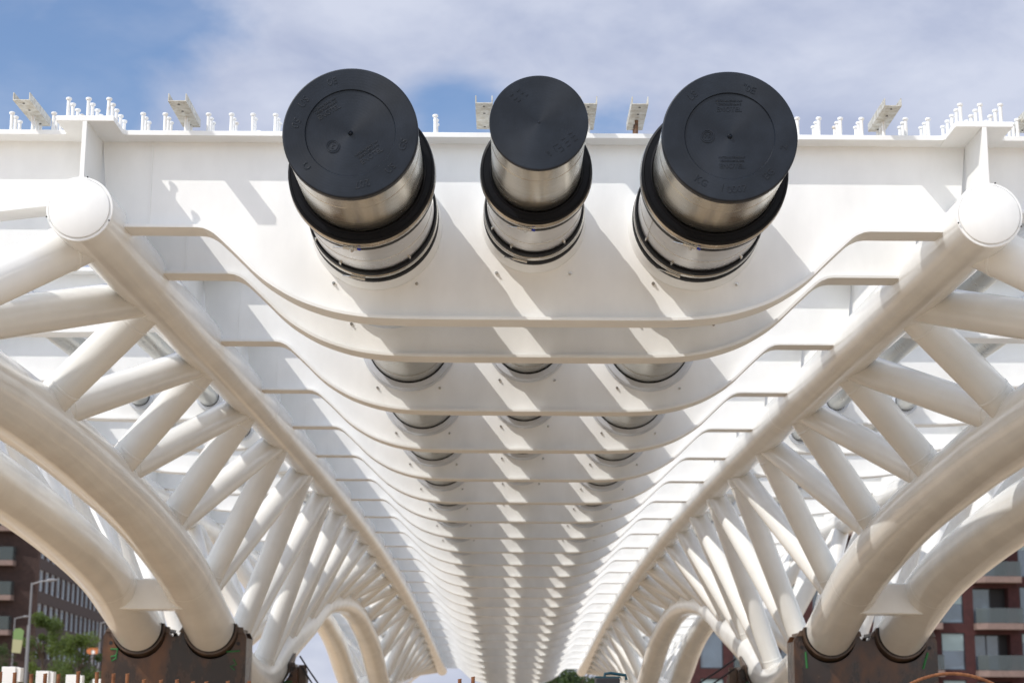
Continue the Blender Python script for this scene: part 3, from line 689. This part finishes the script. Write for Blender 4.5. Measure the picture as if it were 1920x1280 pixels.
# banner and orange board
p = up(35, 1200, 62); org = (p.x, 62, -H); T = thing('banner', 'green, yellow and blue banner hanging beside the street lamp', 'banner', org)
b = MB(org); b.tube([(p.x + .3, 62, -H), (p.x + .3, 62, p.z + .55)], .03, 8); b.build('pole', POLEM, T)
BG_ = mat('banner_green', (.16, .25, .09), .8); BY = mat('banner_yellow', (.36, .35, .20), .8); BB = mat('banner_blue', (.05, .16, .42), .8)
def flag(nm, mt, pts):
    b = MB(org); b.prism([(p.x + x, p.z + z) for x, z in pts], 61.93, 61.95); b.build(nm, mt, T)
flag('green_panel', BG_, [(-.18, .05), (.16, .02), (.19, .34), (.05, .44), (-.12, .42), (-.2, .3)])
flag('yellow_panel', BY, [(-.2, -.42), (.12, -.45), (.17, .015), (-.19, .045)])
flag('blue_panel', BB, [(-.07, -.41), (.07, -.41), (.05, -.18), (-.05, -.16)]); T.children[-1].location[1] -= .025
OR = mat('orange_board', (.50, .16, .05), .6); p = up(173, 1220, 75); org = (p.x, 75, -H); T = thing('orange_sign', 'small orange sign board above the shrubs', 'sign', org)
b = MB(org); b.box((p.x - .24, 75, p.z - .12), (p.x + .24, 75.03, p.z + .15)); b.build('board', OR, T)
b = MB(org); b.box((p.x - .03, 75.031, -H), (p.x + .03, 75.08, p.z + .1)); b.build('post', POLEM, T)
b = MB(org); b.lathe((p.x + .04, 74.995, p.z - .04), [(0, .08), (-.004, .08), (-.004, .001)], 12); b.build('white_emblem', WHITE2, T)

# ------------------------------------------------------------------ trees
def tree(px, ptop, Y, wid, label, name='young_tree', mt=LEAF, n=2600, group='trees in front of the left building', base=None, seed=1):
    rnd = random.Random(seed); p = up(px, ptop, Y); zt = p.z; org = (p.x, Y, -H); T = thing(name, label, 'tree', org, group)
    hgt = zt + H; cb_ = -H + hgt * .22
    b = MB(org); b.tube([(p.x, Y, -H), (p.x + .03 * wid, Y, -H + hgt * .4), (p.x, Y, -H + hgt * .85)], [.06 * wid, .04 * wid, .01 * wid], 8)
    for k in range(9):
        a = rnd.uniform(0, 6.28); z0 = -H + hgt * rnd.uniform(.28, .7); l = wid * rnd.uniform(.25, .45)
        b.tube([(p.x, Y, z0), (p.x + math.cos(a) * l, Y + math.sin(a) * l, z0 + l * rnd.uniform(.6, 1.2))], [.02 * wid, .006 * wid], 6)
    b.build('trunk', BARK, T)
    cl = []
    for k in range(34):
        t = rnd.random() ** .8; z = cb_ + (zt - cb_) * t; rr = wid * .5 * math.sqrt(max(.02, 1 - (abs(t - .35) / .68) ** 2)) ; a = rnd.uniform(0, 6.28); q = rr * rnd.uniform(.2, .95)
        cl.append((Vector((p.x + math.cos(a) * q, Y + math.sin(a) * q, z)), wid * rnd.uniform(.07, .19)))
    cl.append((Vector((p.x, Y, zt - .12 * wid)), wid * .1))
    vs = []; fs = []
    for k in range(n):
        c, r = rnd.choice(cl); d = Vector((rnd.gauss(0, 1), rnd.gauss(0, 1), rnd.gauss(0, .8))); d.normalize(); q = c + d * r * rnd.random() ** .4
        sz = wid * rnd.uniform(.012, .026); u = Vector((rnd.gauss(0, 1), rnd.gauss(0, 1), rnd.gauss(0, .7))).normalized(); v = u.orthogonal().normalized()
        i = len(vs); vs += [q - u * sz, q + v * sz * .6, q + u * sz, q - v * sz * .6]; fs.append((i, i + 1, i + 2, i + 3))
    b = MB(org); b.add(vs, fs); b.build('crown', mt, T)
tree(84, 1150, 64, 1.9, 'taller young green tree between the two street lamps', seed=3, n=9000)
tree(150, 1192, 68, 2.1, 'shorter bushy green tree left of the near saddle', seed=4, n=9000)
tree(4, 1212, 66, 1.4, 'dark green shrub at the left edge', 'shrub', LEAFD, seed=5, n=3000)
tree(118, 1236, 58, 1.6, 'low shrub between the two young trees', 'shrub', LEAF, seed=6, n=3000)
tree(1066, 1259, 95, 4.2, 'dark green tree beyond the far end of the bridge', 'tree', LEAFD, seed=8, n=6000, group='trees beyond the bridge')
tree(1110, 1268, 110, 4.2, 'distant green tree behind the far right truss end', 'tree', LEAFD, seed=9, n=4000, group='trees beyond the bridge')

# ------------------------------------------------------------------ buildings
def facade(b, O, u, W, z0, z1, holes, depth=.25, nrm=None):
    """wall face with real openings; O origin (x,y) at left end, u unit along the wall, holes (a0,a1,zz0,zz1)"""
    nrm = nrm or Vector((u.y, -u.x, 0)); xs_ = sorted({0, W} | {h_[0] for h_ in holes} | {h_[1] for h_ in holes}); zs_ = sorted({z0, z1} | {h_[2] for h_ in holes} | {h_[3] for h_ in holes})
    P = lambda a, z, d=0: Vector((O[0], O[1], 0)) + u * a + Vector((0, 0, z)) - nrm * d
    for i in range(len(xs_) - 1):
        for j in range(len(zs_) - 1):
            cx = (xs_[i] + xs_[i+1]) / 2; cz = (zs_[j] + zs_[j+1]) / 2
            if any(h_[0] < cx < h_[1] and h_[2] < cz < h_[3] for h_ in holes): continue
            b.add([P(xs_[i], zs_[j]), P(xs_[i+1], zs_[j]), P(xs_[i+1], zs_[j+1]), P(xs_[i], zs_[j+1])], [(0, 1, 2, 3)])
    for a0, a1, c0, c1_ in holes:
        b.add([P(a0, c0), P(a1, c0), P(a1, c1_), P(a0, c1_), P(a0, c0, depth), P(a1, c0, depth), P(a1, c1_, depth), P(a0, c1_, depth)], [(0, 1, 5, 4), (1, 2, 6, 5), (2, 3, 7, 6), (3, 0, 4, 7)])
    return P
def obox(b, P, a0, a1, z0, z1, d0, d1):
    vs = [P(a, z, d) for d in (d0, d1) for a, z in ((a0, z0), (a1, z0), (a1, z1), (a0, z1))]
    b.add(vs, [(0, 1, 2, 3), (7, 6, 5, 4), (0, 4, 5, 1), (1, 5, 6, 2), (2, 6, 7, 3), (3, 7, 4, 0)])
def window(P, T, org, a0, a1, z0, z1, dep, fm, gm, blind=None, mull=False, k=.06):
    b = MB(org)
    obox(b, P, a0 + .002, a1 - .002, z0 + .002, z0 + k, dep - .06, dep + .02); obox(b, P, a0 + .002, a1 - .002, z1 - k, z1 - .002, dep - .06, dep + .02)
    obox(b, P, a0 + .002, a0 + k, z0 + k, z1 - k, dep - .06, dep + .02); obox(b, P, a1 - k, a1 - .002, z0 + k, z1 - k, dep - .06, dep + .02)
    if mull: obox(b, P, (a0 + a1) / 2 - k / 2, (a0 + a1) / 2 + k / 2, z0 + k, z1 - k, dep - .06, dep + .02)
    f = b.build('window', fm, T)
    b = MB(org); obox(b, P, a0 + k, a1 - k, z0 + k, z1 - k, dep, dep + .03); b.build('pane', gm, f)
    if blind:
        b = MB(org); obox(b, P, a0 + k, a1 - k, z0 + (z1 - z0) * (1 - blind), z1 - k, dep - .03, dep - .002); b.build('blind', BLIND, f)
# right building, frontal
org = (26, 113, -H); T = thing('apartment_building', 'maroon brick apartment building with glass balconies at right', 'building', org, 'brick buildings in the background')
O = ((1288 - 953) / 3200 * 113, 113); u = Vector((1, 0, 0)); Wd = 30; px2 = lambda x: (x - 1288) / 28.32
holes = []; wins = []; bal = []
zrow = lambda y: (1300 - y) / 28.32
rr = random.Random(5)
for fl in range(-1, 5):
    dy = 85.3 * fl
    for k in range(-1, 5):
        x0 = px2(1306 + 149 * k); x1 = x0 + 43.5 / 28.32
        zt, zb_ = zrow(1184 - dy), zrow(1252 - dy)
        if x0 > .2 and zb_ > -H + .2 and x1 < Wd - .2: holes.append((x0, x1, zb_, zt)); wins.append((x0, x1, zb_, zt))
        x0 = px2(1368 + 149 * k); x1 = x0 + 66 / 28.32; zt, zb_ = zrow(1187 - dy), zrow(1252 - dy)
        if x0 > .2 and zb_ > -H + .2 and x1 < Wd - .2: holes.append((x0, x1, zb_, zt)); bal.append((x0, x1, zb_, zt))
b = MB(org); P = facade(b, O, u, Wd, -H, 15.2, holes, .9)
obox(b, P, 0, Wd, -H, 15.2, 1.0, 12); obox(b, P, -.05, Wd + .05, 15.2, 15.5, -.05, 12.05)
for e in (0, Wd): b.add([P(e, -H), P(e, 15.2), P(e, 15.2, 1.0), P(e, -H, 1.0)], [(0, 1, 2, 3)])
b.build('wall', BRICKR, T)
for w_ in wins: window(P, T, org, *w_, .15, FRAME, GLASS, blind=rr.choice([None, .48, .48, .25]) , k=.07)
for i, (a0, a1, z0, z1) in enumerate(bal):
    f_ = .55 if i % 2 else .74
    window(P, T, org, a0, a0 + (a1 - a0) * f_, z0, z1, .55, FRAME, GLASS, mull=(f_ > .6), k=.07)
    b = MB(org); obox(b, P, a0 + (a1 - a0) * f_ + .002, a1 - .002, z0, z1, .85, .89); b.build('curtain', DARKIN, T)
    b = MB(org); pts = [(a0 - .05, 0), (a1 + .72, 0), (a1 + .72, 1.0), (a0 + .5, 1.3), (a0 - .05, 1.0)]
    # slab projects to the front with a chamfered corner
    q = [(a0 - .03, .0), (a1 + .62, .0), (a1 + .62, -1.1), (a0 + .55, -1.25), (a0 - .03, -.75)]
    vs = [P(a_, z0 - .02, d_ - .0) for a_, d_ in q] + [P(a_, z0 - .42, d_) for a_, d_ in q]
    b.add(vs, [(0, 1, 2, 3, 4), (9, 8, 7, 6, 5)] + [(i_, (i_ + 1) % 5, (i_ + 1) % 5 + 5, i_ + 5) for i_ in range(5)])
    bo = b.build('balcony', SLAB, T)
    b = MB(org)
    for (a_, d_), (a2, d2) in zip(q[1:4], q[2:5]):
        vs = [P(a_, z0, d_ + .05), P(a2, z0, d2 + .05), P(a2, z0 + .95, d2 + .05), P(a_, z0 + .95, d_ + .05), P(a_, z0, d_ + .07), P(a2, z0, d2 + .07), P(a2, z0 + .95, d2 + .07), P(a_, z0 + .95, d_ + .07)]
        b.add(vs, [(0, 1, 2, 3), (7, 6, 5, 4), (3, 2, 6, 7)])
    RG = bpy.data.materials.get('railing_glass')
    if not RG:
        RG = mat('railing_glass', (.07, .09, .095), .1, 0, .6); RG.node_tree.nodes['Principled BSDF'].inputs['Alpha'].default_value = .5
    b.build('glass_railing', RG, bo)
# left building, corner with a receding right facade
Yb = 150.; xc = -41.0; px3 = 3200 / Yb
org = (xc, Yb, -H); T = thing('office_building', 'brown brick building with balconies and rows of tall windows at left', 'building', org, 'brick buildings in the background')
Wf = 22.; O = (xc - Wf, Yb); holes = []; bal = []; P0 = None
zr = lambda y: (1300 - y) / px3; xr_ = lambda x: (x - 953) / px3 - (xc - Wf)
for fl in range(-1, 4):
    dy = 63.5 * fl
    for a0, a1 in ((xr_(-34), xr_(22)), (xr_(-134), xr_(-78)), (xr_(-234), xr_(-178))):
        z1 = zr(1078 - dy + 0); z0 = zr(1127 - dy)
        if z0 > -H + .1 and a0 > .1: holes.append((a0, a1, z0, z1)); bal.append((a0, a1, z0, z1))
b = MB(org); P = facade(b, O, Vector((1, 0, 0)), Wf, -H, 15.8, holes, .9)
# closed body
dirv = Vector((-.108, 1, 0)).normalized(); n2v = Vector((dirv.y, -dirv.x, 0))
b.build('wall', BRICKL, T)
for (a0, a1, z0, z1) in bal:
    window(P, T, org, a0, a1 - .35, z0, z1, .5, FRAME, GLASS, mull=True, k=.08)
    b = MB(org); obox(b, P, a1 - .348, a1 - .002, z0, z1, .85, .89); b.build('curtain', DARKIN, T)
    b = MB(org); obox(b, P, a0 - .1, a1 + .65, z0 - .45, z0 - .02, -1.3, -.01); bo = b.build('balcony', SLAB, T)
    b = MB(org); obox(b, P, a0 - .06, a1 + .6, z0, z0 + 1.15, -1.26, -1.22); obox(b, P, a1 + .57, a1 + .61, z0, z0 + 1.15, -1.2, -.02); b.build('glass_railing', bpy.data.materials['railing_glass'], bo)
Lf = 62.; holes = []; rowz = [(zr(1117), zr(1077)), (zr(1177), zr(1139)), (zr(1240), zr(1202)), (zr(1056), zr(1016))]
wn = []
for k in range(18):
    a = .6 + 3.35 * k
    for (z0, z1) in rowz: holes.append((a, a + 2.35, z0, z1)); wn.append((a, a + 2.35, z0, z1))
b = MB(org); P = facade(b, (xc, Yb), dirv, Lf, -H, 15.8, holes, .35, nrm=n2v)
obox(b, P, .0, Lf, -H, 15.8, .4, 14.0); obox(b, P, -.0, Lf, 15.8, 16.2, -.1, 14)
b.add([P(0, -H), P(0, 15.8), P(0, 15.8, .4), P(0, -H, .4)], [(0, 1, 2, 3)])
b.build('side_wall', BRICKD, T)
for w_ in wn: window(P, T, org, *w_, .2, FRAMEW, GLASSW, k=.1)
print('objects', len(bpy.data.objects))
